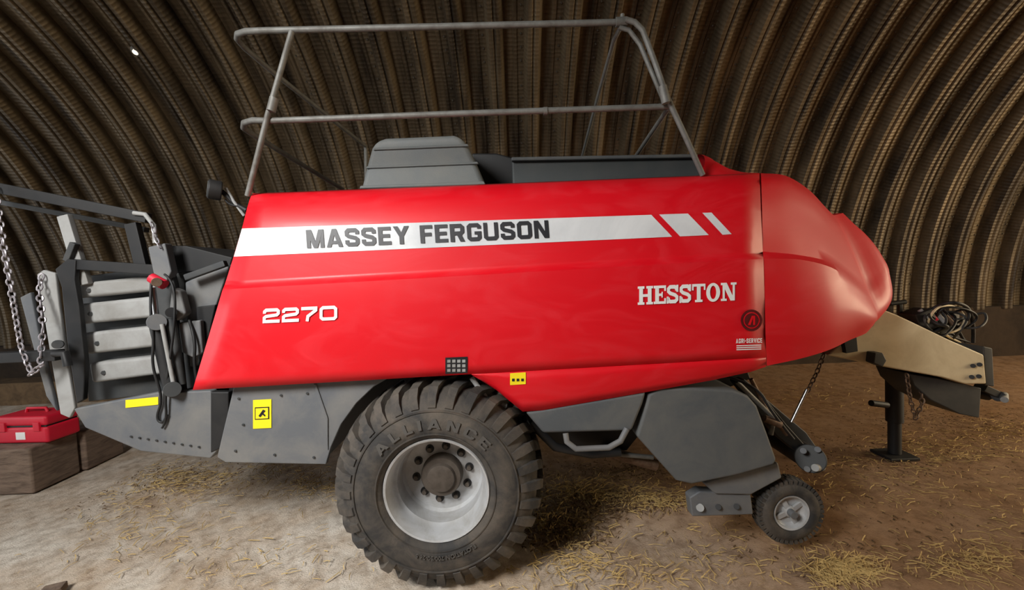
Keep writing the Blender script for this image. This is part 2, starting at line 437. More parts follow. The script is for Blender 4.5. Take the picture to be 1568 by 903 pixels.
straw([(900, 770, 110, 22, 1100), (860, 810, 60, 22, 900), (280, 730, 100, 20, 450), (1350, 700, 200, 40, 700), (1450, 640, 120, 20, 400), (1300, 800, 300, 60, 350), (150, 760, 100, 30, 200), (950, 720, 100, 14, 600)], .01, .05, .002, .006, svs, sfs)
so = mk("straw_litter", svs, sfs, STRAW); so.data.materials.append(STRAWD)
for p in so.data.polygons:
    if p.index >= nst: p.material_index = 1

# ------------------------------------------------------------ BALER
B = root("large_square_baler")
YM = 4.4
def mirror_obj(o, name):
    me = o.data.copy()
    for v in me.vertices: v.co.y = 2*YM-v.co.y
    me.flip_normals()
    m = add(name, me, None, B)
    for md in o.modifiers:
        n = m.modifiers.new(md.name, md.type)
        if md.type == 'SOLIDIFY': n.thickness = md.thickness; n.offset = md.offset
    return m
def orient(o, want=Vector((0, -1, 0))):
    s = sum((p.normal*p.area for p in o.data.polygons), Vector())
    if s.dot(want) < 0: o.data.flip_normals()
rows = [((387, 296), (1163, 265), 3.42), ((385, 299), (1163, 267), 3.34), ((382, 306), (1163, 273), 3.25), ((378, 320), (1164, 288), 3.18), ((371, 348), (1165, 322), 3.125),
        ((357, 395), (1167, 362), 3.09), ((346, 430), (1168, 384), 3.095), ((344, 436), (1168, 388), 3.09), ((341, 443), (1169, 396), 3.035), ((330, 480), (1170, 430), 3.03),
        ((312, 540), (1172, 500), 3.045), ((300, 580), (1173, 532), 3.07), ((295, 597), (1173, 547), 3.085)]
def side_panel():
    n = 26; vs = []; fs = []
    for (l, r, d) in rows:
        for i in range(n+1):
            t = i/n
            u = l[0]+(r[0]-l[0])*t; v = l[1]+(r[1]-l[1])*t
            vs.append(at(u, v, d))
    for j in range(len(rows)-1):
        for i in range(n):
            a = j*(n+1)+i; fs.append([a, a+n+1, a+n+2, a+1])
    o = mk("side_panel", vs, fs, RED, B, 50); orient(o)
    return o
panel = side_panel()
def bott(u):
    pts = [(722, 573), (760, 597), (800, 630), (830, 628), (990, 600), (1090, 582), (1150, 569), (1173, 561)]
    for a, b in zip(pts[:-1], pts[1:]):
        if a[0] <= u <= b[0]:
            return a[1]+(b[1]-a[1])*(u-a[0])/(b[0]-a[0])
    return pts[-1][1]
def lower_panel():
    us = [722, 740, 760, 780, 800, 830, 880, 930, 990, 1040, 1090, 1150, 1173]; vs = []; fs = []
    for u in us:
        vt = 597+(547-597)*(u-295)/(1173-295)
        vt += 0.5
        vb = max(vt+.6, bott(u))
        for k in range(5):
            t = k/4
            vs.append(at(u, vt+(vb-vt)*t, 3.083+.05*t*t))
    for i in range(len(us)-1):
        for k in range(4):
            a = i*5+k; fs.append([a, a+1, a+6, a+5])
    o = mk("side_panel_lower", vs, fs, RED, B, 50, True); orient(o); return o
lpanel = lower_panel()
# nose: columns of (u,v,depth) rows top..bottom, doubled row at the styling crease
cols = [
 [(1165, 265, 3.42), (1165.5, 273, 3.25), (1166, 292, 3.18), (1167, 325, 3.125), (1168, 385, 3.095), (1169, 396, 3.04), (1171, 450, 3.035), (1172, 505, 3.045), (1174, 560, 3.10)],
 [(1203, 269, 3.46), (1204, 278, 3.33), (1206, 298, 3.27), (1210, 328, 3.23), (1221, 390, 3.16), (1222, 397, 3.07), (1226, 450, 3.05), (1227, 500, 3.06), (1229, 548, 3.12)],
 [(1238, 290, 3.57), (1241, 300, 3.47), (1246, 318, 3.42), (1254, 347, 3.38), (1270, 401, 3.27), (1272, 409, 3.14), (1276, 458, 3.10), (1274, 500, 3.11), (1271, 535, 3.17)],
 [(1263, 316, 3.70), (1268, 328, 3.63), (1276, 348, 3.59), (1287, 376, 3.54), (1304, 424, 3.42), (1306, 432, 3.27), (1312, 468, 3.21), (1308, 497, 3.22), (1300, 521, 3.28)],
 [(1275, 328, 3.82), (1285, 345, 3.76), (1295, 366, 3.71), (1307, 394, 3.65), (1326, 441, 3.54), (1329, 449, 3.44), (1342, 480, 3.36), (1338, 495, 3.36), (1326, 510, 3.41)],
 [(1279, 329, 3.98), (1290, 347, 3.94), (1300, 367, 3.90), (1312, 393, 3.85), (1329, 437, 3.75), (1332, 445, 3.71), (1342, 474, 3.62), (1339, 489, 3.62), (1328, 504, 3.64)],
 [(1290, 326, 4.08), (1307, 342, 4.05), (1325, 358, 4.02), (1342, 378, 3.98), (1358, 404, 3.93), (1361, 412, 3.92), (1365, 440, 3.88), (1362, 460, 3.88), (1350, 476, 3.90)]]
G = [[at(*c[:2], c[2]) for c in col] for col in cols]
G.append([Vector((p.x+.03, 4.4, p.z+.01)) for p in G[6]])
def cr(p0, p1, p2, p3, t):
    return .5*((2*p1)+(p2-p0)*t+(2*p0-5*p1+4*p2-p3)*t*t+(3*p1-p0-3*p2+p3)*t**3)
def crline(P, k):
    out = []
    for i in range(len(P)-1):
        p0 = P[i-1] if i > 0 else 2*P[0]-P[1]; p3 = P[i+2] if i+2 < len(P) else 2*P[-1]-P[-2]
        for s in range(k): out.append(cr(p0, P[i], P[i+1], p3, s/k))
    out.append(P[-1].copy()); return out
def nose():
    full = G + [[Vector((p.x, 2*YM-p.y, p.z)) for p in G[i]] for i in range(6, -1, -1)]
    def seg(c):
        a = crline(c[:5], 4); b = crline(c[5:], 4); return a+b
    cc = [seg(c) for c in full]
    nr = len(cc[0])
    rr = [crline([c[j] for c in cc], 6) for j in range(nr)]
    nc = len(rr[0]); vs = [p for r in rr for p in r]; fs = []
    for j in range(nr-1):
        for i in range(nc-1):
            a = j*nc+i; fs.append([a, a+nc, a+nc+1, a+1])
    o = mk("front_hood", vs, fs, RED, B, 33, True); orient(o, Vector((1, -.0, 0)))
    top = rr[0]; half = top[:nc//2+1]
    st = []
    for i in range(12):
        t = i/12; st.append((at(1072+(1165-1072)*t, 268.8-3.8*t, 3.42), .10+.27*math.cos(t*math.pi/2)**2, .30*(1-t)))
    for i, p in enumerate(half): st.append((p, .10*(1-i/(len(half)-1)), 0))
    K = 16; vs = []; fs = []
    for p, cr_, sh in st:
        for k in range(K+1):
            t = k/K
            y = p.y+(2*YM-2*p.y)*t
            s_ = math.sin(math.pi*t)**.7
            vs.append(Vector((p.x+sh*s_, y, p.z+cr_*s_)))
    for i in range(len(st)-1):
        for k in range(K):
            a = i*(K+1)+k; fs.append([a, a+1, a+K+2, a+K+1])
    mk("front_hood_top", vs, fs, RED, B, 50, True)
    return o
hood = nose()
BV = bvh_of([panel, lpanel])
for o in (panel, lpanel):
    s = o.modifiers.new("thick", 'SOLIDIFY'); s.thickness = .025; s.offset = -1
mirror_obj(panel, "side_panel_far"); mirror_obj(lpanel, "side_panel_lower_far")

decal("stripe", [(358.5, 393), (1029, 362.5), (997, 329), (371, 350)], BV, SILV, B, n=40, m=4)
decal("stripe_bar", [(1041, 362), (1085, 360), (1053, 327), (1009, 328.5)], BV, SILV, B)
decal("stripe_bar_2", [(1106, 359.5), (1120, 358.5), (1089, 325.5), (1075, 326)], BV, SILV, B)
decal_text("lettering_upper", glyphs("MASSEY FERGUSON", BLOCK, .13), [(471, 380.5), (841, 364.5), (839, 337.5), (469, 352.5)], BV, BLK, B, .009)
decal_text("lettering_number", glyphs("2270", BLOCK, .16), [(403, 494.5), (517, 489.5), (517, 467.5), (404, 472.5)], BV, WHITE, B, .008)
decal_text("lettering_front", glyphs("HESSTON", SLAB, .05), [(976, 466.5), (1127, 459.5), (1127, 432), (976, 438.5)], BV, WHITE, B, .008)
def badge(name, u, v, r, mat, off=.006, seg=28):
    vs = [stick(u+r*math.cos(2*math.pi*i/seg), v+r*math.sin(2*math.pi*i/seg), BV, off) for i in range(seg)]
    mk(name, vs, [list(range(seg))], mat, B)
badge("emblem", 1150, 490, 16.5, DRED); badge("emblem_inner", 1150, 490, 12.5, RED, .007); badge("emblem_core", 1150, 490, 11, DRED, .008)
decal("emblem_bar", [(1144, 497), (1148, 497), (1153, 483), (1150, 483)], BV, RED, B, .010, 2, 2)
decal("emblem_bar_2", [(1152, 497), (1155, 497), (1155, 483), (1152, 483)], BV, RED, B, .010, 2, 2)
decal_text("dealer_label", glyphs("AGRI-SERVICE", BLOCK, .2), [(1126, 525), (1166, 524), (1166, 517), (1126, 518)], BV, WHITE, B, .008)
for k in range(3):
    decal("dealer_line_%d" % k, [(1127, 529.6+3*k), (1165, 528.4+3*k), (1165, 526.9+3*k), (1127, 528.1+3*k)], BV, WHITE, B, .006, 3, 1)
def label(name, u0, v0, u1, v1, bv, mat=YEL, tilt=-1.5, off=.005):
    decal(name, [(u0, v1), (u1, v1+tilt), (u1, v0+tilt), (u0, v0)], bv, mat, B, off, 3, 3)
label("safety_label", 781, 571, 805, 589, BV)
for k in range(3): label("safety_mark_%d" % k, 784+7*k, 579, 788+7*k, 583, BV, BLK, 0, .008)
label("info_label", 682, 547, 716, 572, BV, BLK)
for i in range(4):
    for j in range(3):
        label("info_mark_%d_%d" % (i, j), 685+7.6*i, 550+7*j, 690+7.6*i, 554.5+7*j, BV, LGREY, -.2, .008)

prism("body_core", [(420, 330), (1150, 296), (1150, 545), (1010, 560), (860, 575), (380, 575)], 3.42, 5.38, BLACK, B, .02)
prism("tub_wall", [(783, 241), (900, 240), (1069, 236), (1078, 300), (786, 310)], 3.85, 3.93, PLASTD, B, .02)
prism("tub_rim", [(783, 246), (783, 240), (1069, 235), (1069, 241)], 3.80, 3.93, PLAST, B, .012)
prism("tub_wall_far", [(783, 258), (1069, 252), (1072, 310), (786, 310)], 5.0, 5.06, PLASTD, B, .02)
prism("tub_rear", [(722, 234), (760, 234), (790, 242), (790, 320), (722, 320)], 4.3, 5.0, BLACK, B, .02)
def tank():
    prof = [(548, 320), (553, 284), (560, 255), (568, 226), (575, 215), (590, 210), (640, 208), (694, 205.5), (706, 209), (716, 222), (728, 246), (741, 276), (746, 320)]
    prism("tank_cover", prof, 3.75, 4.7, TANKM, B, .05, 4)
    prism("tank_lip", [(550, 289), (551, 284), (741, 277), (744, 283)], 3.70, 3.76, TANKM, B, .01)
    prism("tank_fold", [(560, 258), (561, 254), (731, 247), (733, 251)], 3.735, 3.76, TANKM, B, .008)
    prism("tank_fold_top", [(571, 230), (572, 226), (716, 220), (718, 224)], 3.735, 3.76, TANKM, B, .008)
tank()

rr = .023
YR = 3.30
tube("rail_top", [at(952, 34, YR), at(700, 40, YR), at(400, 47, YR), at(377, 48, YR+.02), at(364, 52, YR+.10), at(363, 60, YR+.22), at(374, 73, YR+.4), at(415, 108, 3.95), at(560, 224, 5.75)], rr, GALV, B)
tube("rail_mid", [at(1025, 163, YR), at(700, 174, YR), at(412, 185, YR), at(388, 184, YR+.02), at(374, 188, YR+.10), at(373, 196, YR+.2), at(386, 205, YR+.38), at(420, 226, 3.95), at(525, 290, 5.3)], rr, GALV, B)
tube("rail_post_rear", [at(447, 48, YR-.03), at(420, 142, YR-.03), at(410, 176, YR-.03), at(379, 300, YR+.03)], rr*.9, GALV, B)
tube("rail_clip_rear", [at(420, 150, YR-.06), at(415, 170, YR-.06)], .032, GALV, B)
tube("rail_post_front", [at(958, 30, YR-.03), at(972, 34, YR-.03), at(984, 46, YR-.03), at(1000, 88, YR-.03), at(1022, 150, YR-.03), at(1050, 210, YR), at(1076, 268, YR+.05)], rr*.9, GALV, B)
tube("rail_post_front_inner", [at(948, 42, YR), at(963, 46, YR), at(980, 68, YR), at(1018, 158, YR)], rr*.75, GALV, B)
tube("rail_cross_top", [at(952, 38, YR), at(940, 62, 3.5), at(915, 150, 4.1), at(890, 245, 5.0)], rr*.75, GALV, B)
tube("rail_cross_mid", [at(1024, 165, YR), at(1000, 200, 3.75), at(973, 240, 4.3)], rr*.85, GALV, B)
tube("rail_clip_front", [at(1014, 132, YR-.06), at(1020, 158, YR-.06)], .032, GALV, B)
tube("rail_bolt", [at(953, 22, YR), at(953, 36, YR)], .016, GALV, B)
tube("rail_coupling", [at(832, 170.2, YR), at(838, 170, YR)], .030, GALV, B)
tube("rail_coupling_2", [at(943, 34, YR), at(960, 33, YR)], .034, GALV, B)
tube("rail_cross_end", [at(560, 224, 5.75), Vector((at(560, 224, 5.75).x, 5.6, 3.0))], rr, GALV, B)

lc = at(335, 292, 3.35)
q = Vector((-.8, -.6, .15)).normalized()
cyl("work_lamp_housing", lc-q*.02, lc+q*.07, .075, BLACK, B, 28, .01)
cyl("work_lamp_glass", lc+q*.068, lc+q*.075, .062, PLASTD, B, 28)
tube("work_lamp_bracket", [lc-q*.02, at(348, 300, 3.36), at(360, 312, 3.4), at(378, 322, 3.4)], .018, BLACK, B)
tube("work_lamp_stay", [at(346, 288, 3.36), at(358, 308, 3.38), at(374, 330, 3.42)], .012, LGREY, B)
tube("work_lamp_cable", [at(345, 305, 3.36), at(350, 316, 3.37), at(372, 316, 3.4)], .008, BLACK, B, True)

# rear bale chamber
prism("chamber_side", [(112, 425), (240, 408), (350, 390), (345, 440), (318, 590), (250, 602), (135, 615)], 3.78, 5.02, DGREY, B, .01)
prism("chamber_top", [(250, 376), (285, 376), (356, 394), (350, 412), (262, 418)], 3.7, 5.05, BLACK, B, .01)
ribs = [[(112, 434), (244, 420), (245, 444), (116, 457)], [(114, 466), (246, 452), (248, 484), (119, 497)],
        [(124, 510), (249, 497), (252, 529), (129, 543)], [(134, 556), (253, 543), (255, 572), (139, 587)]]
for i, r in enumerate(ribs):
    prism("chamber_rib_%d" % i, r, 3.64, 3.79, LGREY, B, .03, 3)
for i, r in enumerate(ribs):
    cu_, cv_ = (r[0][0]+r[3][0])/2+22, (r[0][1]+r[3][1])/2-1
    cyl("rib_bolt_%d" % i, at(cu_, cv_, 3.63), at(cu_, cv_, 3.65), .02, DGREY, B, 6)
prism("rear_plate", [(56, 420), (66, 413), (84, 418), (90, 470), (103, 560), (114, 625), (106, 640), (92, 634)], 3.57, 3.6, LGREY, B, .008)
prism("rear_post", [(84, 412), (103, 396), (116, 398), (114, 428), (121, 470), (130, 560), (127, 612), (117, 618), (102, 520), (94, 440)], 3.54, 3.585, BLACK, B, .008)
prism("rear_plate_outer", [(30, 455), (46, 447), (64, 540), (86, 630), (70, 606)], 3.68, 3.72, GREY, B, .01)
beam("rear_crossbar", at(108, 404, 3.58), at(240, 413, 3.58), .06, .085, BLACK, B)
beam("rear_bar", at(-40, 549, 3.45), at(92, 543, 3.45), .09, .085, BLACK, B)
tube("rear_hook", [at(84, 541, 3.42), at(100, 541, 3.4), at(104, 560, 3.4)], .03, BLACK, B)
cyl("rear_pin", at(88, 527, 3.4), at(90, 527, 3.5), .035, DGREY, B)
beam("chute_frame_rail", at(-60, 276, 3.5), at(228, 334, 3.6), .07, .085, BLACK, B)
beam("chute_frame_rail_far", at(-60, 298, 3.9), at(225, 352, 3.9), .06, .045, DGREY, B)
beam("chute_frame_post", at(99, 330, 3.62), at(131, 436, 3.62), .05, .095, LGREY, B)
beam("chute_frame_post_2", at(203, 342, 3.6), at(220, 412, 3.6), .06, .10, BLACK, B)
beam("chute_frame_brace", at(115, 372, 3.58), at(104, 400, 3.58), .05, .05, DGREY, B)
tube("chute_frame_pin", [at(205, 326, 3.55), at(222, 328, 3.55), at(236, 345, 3.55), at(238, 372, 3.55)], .018, LGREY, B)
prism("latch_plate", [(226, 378), (252, 372), (262, 416), (250, 440), (236, 425)], 3.52, 3.6, GREY, B, .01)
prism("linkage_plate", [(235, 425), (262, 418), (275, 470), (268, 490), (280, 600), (256, 604), (242, 500)], 3.56, 3.62, DGREY, B, .012)
prism("linkage_arm", [(262, 440), (275, 445), (284, 480), (270, 492), (258, 478)], 3.46, 3.54, GREY, B, .015)
prism("side_gusset", [(283, 432), (345, 404), (350, 410), (330, 470), (308, 470), (302, 560), (290, 562)], 3.6, 3.75, GREY, B, .012)
prism("side_gusset_dark", [(300, 470), (330, 466), (318, 520), (303, 560)], 3.56, 3.6, BLACK, B, .01)
beam("side_channel", at(285, 425, 3.5), at(346, 403, 3.5), .05, .05, DGREY, B)
prism("side_plate", [(272, 494), (306, 490), (310, 540), (296, 548), (278, 540)], 3.5, 3.55, GREY, B, .012)
tube("ram_body", [at(240, 494, 3.42), at(262, 590, 3.42)], .055, BLACK, B)
tube("ram_body_2", [at(262, 488, 3.44), at(278, 588, 3.44)], .035, DGREY, B)
tube("ram_rod", [at(234, 440, 3.42), at(241, 496, 3.42)], .02, CHROME, B)
tube("ram_sleeve", [at(248, 496, 3.37), at(266, 588, 3.37)], .016, LGREY, B)
cyl("ram_eye", at(264, 596, 3.34), at(264, 596, 3.5), .06, DGREY, B)
cyl("ram_head", at(240, 493, 3.35), at(240, 493, 3.5), .065, GREY, B)
tube("valve_red", [at(232, 425, 3.4), at(252, 436, 3.4)], .04, CASE, B)
cyl("valve_knob", at(240, 432, 3.3), at(240, 432, 3.42), .035, STEELR, B)
cyl("valve_cap", at(262, 478, 3.38), at(262, 478, 3.5), .04, BLACK, B)
tube("chute_hose", [at(232, 430, 3.4), at(229, 470, 3.36), at(236, 520, 3.36), at(232, 560, 3.36), at(250, 610, 3.4), at(238, 640, 3.4), at(250, 650, 3.4), at(256, 635, 3.4)], .010, BLACK, B, True)
tube("chute_hose_2", [at(252, 420, 3.4), at(268, 430, 3.36), at(268, 500, 3.36), at(252, 600, 3.38), at(256, 645, 3.4), at(248, 655, 3.4)], .009, BLACK, B, True)
tube("side_hose", [at(290, 490, 3.5), at(300, 520, 3.46), at(296, 560, 3.46), at(305, 600, 3.5)], .012, BLACK, B, True)
skirt = prism("chute_skirt", [(112, 626), (240, 601), (322, 598), (345, 640), (345, 676), (322, 702), (215, 691), (130, 655)], 3.42, 3.5, GREY, B, .012)
prism("chute_floor", [(150, 640), (330, 640), (322, 700), (220, 690), (150, 662)], 3.5, 5.3, DGREY, B, .01)
prism("chute_end", [(322, 600), (350, 600), (350, 680), (322, 694)], 3.36, 3.42, BLACK, B, .01)
BVS = bvh_of([skirt])
label("warning_strip", 193, 612, 243, 624, BVS, YEL, -5)
for k in range(9):
    cu_ = 200+13*k; cyl("skirt_bolt_%d" % k, at(cu_, 668+k*2.0, 3.405), at(cu_, 668+k*2.0, 3.42), .008, DGREY, B, 6, 0)
guard = prism("rear_guard", [(358, 590), (480, 580), (596, 578), (572, 592), (545, 618), (522, 650), (507, 684), (499, 711), (345, 708), (332, 700)], 3.17, 3.21, GREY, B, .008)
prism("rear_guard_fold", [(480, 588), (484, 588), (502, 640), (502, 690), (499, 650)], 3.16, 3.175, GREY, B, .004)
prism("guard_inner", [(350, 585), (700, 560), (800, 600), (820, 640), (700, 640), (560, 640), (500, 700), (350, 700)], 3.85, 5.0, BLACK, B, .01)
BVG = bvh_of([guard])
label("warning_label", 388, 612, 416, 656, BVG)
decal("warning_sign", [(391, 642), (413, 641), (413, 622), (391, 623)], BVG, BLK, B, .007, 2, 2)
decal("warning_sign_in", [(392.5, 640.5), (411.5, 639.5), (411.5, 623.5), (392.5, 624.5)], BVG, YEL, B, .009, 2, 2)
decal("warning_sign_fig", [(397, 636), (400, 638), (408, 628), (404, 626)], BVG, BLK, B, .011, 2, 2)
decal("warning_sign_fig_2", [(401, 632), (407, 637), (408, 635), (403, 630)], BVG, BLK, B, .011, 2, 2)
for k, (uu, vv) in enumerate([(365, 610), (430, 605), (470, 602), (360, 690), (420, 696), (480, 700), (372, 650)]):
    cyl("guard_bolt_%d" % k, at(uu, vv, 3.158), at(uu, vv, 3.172), .009, DGREY, B, 6, 0)

def wheel(nm, cx, cz, y0, Rr_, parent, s=1.0, flip=False):
    w = .72
    prof = [(0.10, .372), (0.03, .40), (0.005, .44), (0.0, .50), (0.012, .57), (0.04, .64), (0.085, .70), (0.15, .74), (.36, .758), (.57, .74), (.635, .70), (.68, .64), (.708, .57), (.72, .5), (.715, .44), (.69, .40), (.62, .372)]
    c = Vector((cx, y0, cz))
    def tr(y): return w-y if flip else y
    revolve(nm+"_carcass", [(tr(y), r) for y, r in prof], c, RUB, parent, 96, 60, zmin=0.004)
    for k, (rr_, yy) in enumerate(((.435, .006), (.60, .02))):
        revolve(nm+"_ring_%d" % k, [(tr(yy+.006), rr_-.008), (tr(yy-.006), rr_-.004), (tr(yy-.006), rr_+.004), (tr(yy+.008), rr_+.008)], c, RUB, parent, 96, 60, zmin=.004)
    N = 32; vs = []; fs = []
    path = [(0.022, .625, 0.0, .60), (0.045, .70, .0, .64), (0.095, .762, .012, .70), (0.16, .785, .04, .72), (.25, .797, .10, .73), (.33, .80, .16, .73), (.40, .80, .20, .73)]
    for side in (0, 1):
        for i in range(N):
            th0 = 2*math.pi*(i+.5*side)/N
            b = len(vs)
            for k, (y, r, dt, ri) in enumerate(path):
                hw = .044 if k < 5 else .035
                yy = y if side == 0 else w-y
                yin = yy+(.03 if side == 0 else -.03)*(1 if k < 3 else 0)
                for sg in (-1, 1):
                    for (rad, yv, hh) in ((r, yy, hw), (ri, yin, hw*1.25)):
                        a = -(th0+dt)+sg*hh
                        z = cz+rad*math.sin(a)
                        vs.append((cx+rad*math.cos(a), y0+tr(yv), max(z, .002)))
            for k in range(len(path)-1):
                p = b+4*k; q2 = p+4
                fs += [[p, p+2, q2+2, q2], [p, q2, q2+1, p+1], [p+2, p+3, q2+3, q2+2]]
            e = b+4*(len(path)-1)
            fs += [[b, b+1, b+3, b+2], [e, e+2, e+3, e+1]]
    o = mk(nm+"_lugs", vs, fs, RUB, parent, 25, True)
    rim = [(.10, .384), (.045, .392), (.035, .385), (.04, .372), (.075, .362), (.10, .350), (.16, .345), (.19, .325), (.32, .318), (.345, .30), (.35, .20), (.335, .165), (.34, 0.0)]
    revolve(nm+"_rim", [(tr(y), r) for y, r in rim], c, RIMM, parent, 72, 30)
    revolve(nm+"_rim_back", [(tr(.62), .38), (tr(.5), .34), (tr(.36), .318)], c, RIMM, parent, 48, 30)
    hub = [(.34, .165), (.27, .16), (.255, .15), (.25, .115), (.225, .105), (.22, .09), (.22, 0)]
    revolve(nm+"_hub", [(tr(y), r) for y, r in hub], c, HUBM, parent, 40, 30)
    for i in range(10):
        a = 2*math.pi*i/10+.15
        p = Vector((cx+.215*math.cos(a), y0+tr(.31), cz+.215*math.sin(a)))
        cyl(nm+"_stud_%d" % i, p, p+Vector((0, .05*(-1 if flip else 1), 0)), .02, HUBM, parent, 6, .002)
        cyl(nm+"_washer_%d" % i, p+Vector((0, .03*(-1 if flip else 1), 0)), p+Vector((0, .045*(-1 if flip else 1), 0)), .034, BLACK, parent, 16, .002)
    if not flip:
        def arc_text(t, a0, a1, r0, r1, name, gap=.25):
            vv, ff = t
            vs = []
            for s_, t_ in vv:
                a = a0+(a1-a0)*s_; r = r0+(r1-r0)*t_
                yb = y0-.006+ (0.012*((r-.5)/.07) if r > .5 else 0)
                vs.append((cx+r*math.cos(a), yb-.002, cz+r*math.sin(a)))
            o = mk(name, vs, ff, RUBL, parent)
            sd = o.modifiers.new("s", 'SOLIDIFY'); sd.thickness = .006; sd.offset = 0
        arc_text(glyphs("ALLIANCE", BLOCK, .4), math.radians(142), math.radians(40), .478, .548, nm+"_brand")
        arc_text(text_mesh("FLOTATION 700/50-26.5", .01), math.radians(305), math.radians(250), .46, .49, nm+"_size")
wheel("wheel", -.609, .795, 2.98, .8, B)
wheel("wheel_far", -.609, .795, 2*YM-2.98-.72, .8, B, flip=True)
cyl("axle", Vector((-.609, 3.3, .795)), Vector((-.609, 5.5, .795)), .09, BLACK, B)
boxm("axle_beam", (-.75, 3.75, .70), (-.47, 5.05, .98), BLACK, .01, B)
boxm("chassis_hanger", (-1.0, 3.8, .95), (-.2, 3.95, 1.5), BLACK, .01, B)

# right underside
prism("tool_box", [(804, 631), (990, 600), (985, 618), (968, 660), (832, 664)], 3.13, 3.55, PLAST, B, .025, 3)
prism("under_frame", [(700, 575), (1140, 556), (1150, 580), (1000, 640), (960, 690), (855, 690), (815, 650)], 3.75, 5.05, BLACK, B, .01)
tube("step_handle", [at(866, 663, 3.12), at(868, 676, 3.1), at(882, 687, 3.1), at(932, 685, 3.1), at(950, 675, 3.1), at(960, 656, 3.12)], .022, GREY, B)
tube("frame_rail", [at(812, 646, 3.4), at(850, 684, 3.4), at(905, 695, 3.5), at(950, 692, 3.5)], .035, BLACK, B)
tube("drive_shaft", [at(925, 690, 3.7), at(1005, 712, 3.7)], .05, STEELR, B)
tube("drive_shaft_thin", [at(890, 690, 3.6), at(1000, 700, 3.6)], .02, GALV, B)
tube("fender_tube", [at(722, 578, 3.2), at(745, 610, 3.2), at(775, 622, 3.22)], .02, LGREY, B)
PK = [(975, 668), (986, 632), (994, 603), (1012, 594), (1060, 594), (1122, 597), (1146, 606), (1160, 622), (1176, 665), (1190, 704), (1186, 712), (1130, 728), (1060, 742), (1036, 736)]
prism("pickup_cover", PK, 3.15, 3.62, PLAST, B, .08, 5)
prism("pickup_cover_lower", [(1076, 739), (1192, 708), (1198, 732), (1150, 758), (1096, 757)], 3.24, 3.34, GREY, B, .015)
prism("pickup_bracket", [(1056, 762), (1072, 752), (1150, 757), (1154, 788), (1060, 791)], 3.26, 3.36, GREY, B, .012)
for k, uu in enumerate((1072, 1100, 1128)):
    cyl("bracket_hole_%d" % k, at(uu, 777-k*.8, 3.245), at(uu, 777-k*.8, 3.27), .022 if k else .03, LGREY if k == 0 else BLACK, B, 16, .002)
def pickup_drum():
    c = at(1120, 690, 3.6)
    cyl("pickup_drum", Vector((c.x, 3.6, c.z)), Vector((c.x, 5.2, c.z)), .24, BLACK, B, 32)
    vs = []
    for j in range(14):
        for i in range(5):
            a = i*2*math.pi/5+j*.3; y = 3.7+j*.11
            p = Vector((c.x+.22*math.cos(a), y, c.z+.22*math.sin(a))); p2 = Vector((c.x+.38*math.cos(a-.15), y, c.z+.38*math.sin(a-.15)))
            d = Vector((-math.sin(a), 0, math.cos(a)))*.006
            vs += [p-d, p+d, p2+d*.6, p2-d*.6]
    fs = [[4*k, 4*k+1, 4*k+2, 4*k+3] for k in range(len(vs)//4)]
    o = mk("pickup_tines", vs, fs, STEELR, B); s = o.modifiers.new("s", 'SOLIDIFY'); s.thickness = .008
    prism("pickup_cover_far", PK, 3.18, 3.3, PLAST, B, .03).location.y = 2*YM-3.18-3.3
pickup_drum()
prism("pickup_arm", [(1125, 585), (1140, 580), (1165, 600), (1205, 650), (1232, 680), (1222, 694), (1190, 668)], 3.62, 3.72, BLACK, B, .01)
prism("pickup_arm_2", [(1150, 612), (1168, 606), (1235, 662), (1262, 700), (1255, 722), (1228, 700)], 3.78, 3.88, DGREY, B, .01)
tube("pickup_link", [at(1128, 584, 3.5), at(1185, 640, 3.5), at(1180, 665, 3.5)], .02, GALV, B)
tube("pickup_link_2", [at(1150, 580, 3.55), at(1175, 630, 3.55), at(1205, 665, 3.55)], .018, STEELR, B)
tube("pickup_hose", [at(1110, 575, 3.5), at(1160, 590, 3.4), at(1180, 630, 3.4), at(1215, 672, 3.5)], .012, BLACK, B, True)
cyl("roller", at(1241, 702, 3.55), Vector((at(1241, 702, 3.55).x, 5.2, at(1241, 702, 3.55).z)), .1, BLACK, B, 32, .01)
cyl("roller_end", at(1241, 702, 3.5), at(1241, 702, 3.56), .115, DGREY, B, 32, .01)
for k, (uu, vv) in enumerate(((1230, 690), (1252, 688), (1256, 716), (1236, 718))):
    cyl("roller_nut_%d" % k, at(uu, vv, 3.47), at(uu, vv, 3.51), .025, GREY, B, 12)
cyl("roller_pin", at(1248, 716, 3.42), at(1258, 715, 3.52), .03, LGREY, B, 16)
tube("lift_rod", [at(1236, 596, 3.6), at(1212, 646, 3.6)], .014, CHROME, B)
tube("lift_spring", [at(1170, 640, 3.45), at(1195, 650, 3.45)], .03, STEELR, B)
chain("lift_chain", [at(1262, 542, 3.6), at(1250, 572, 3.6), at(1236, 600, 3.6)], .055, STEELR, B)
gc = at(1213, 786, 3.28)
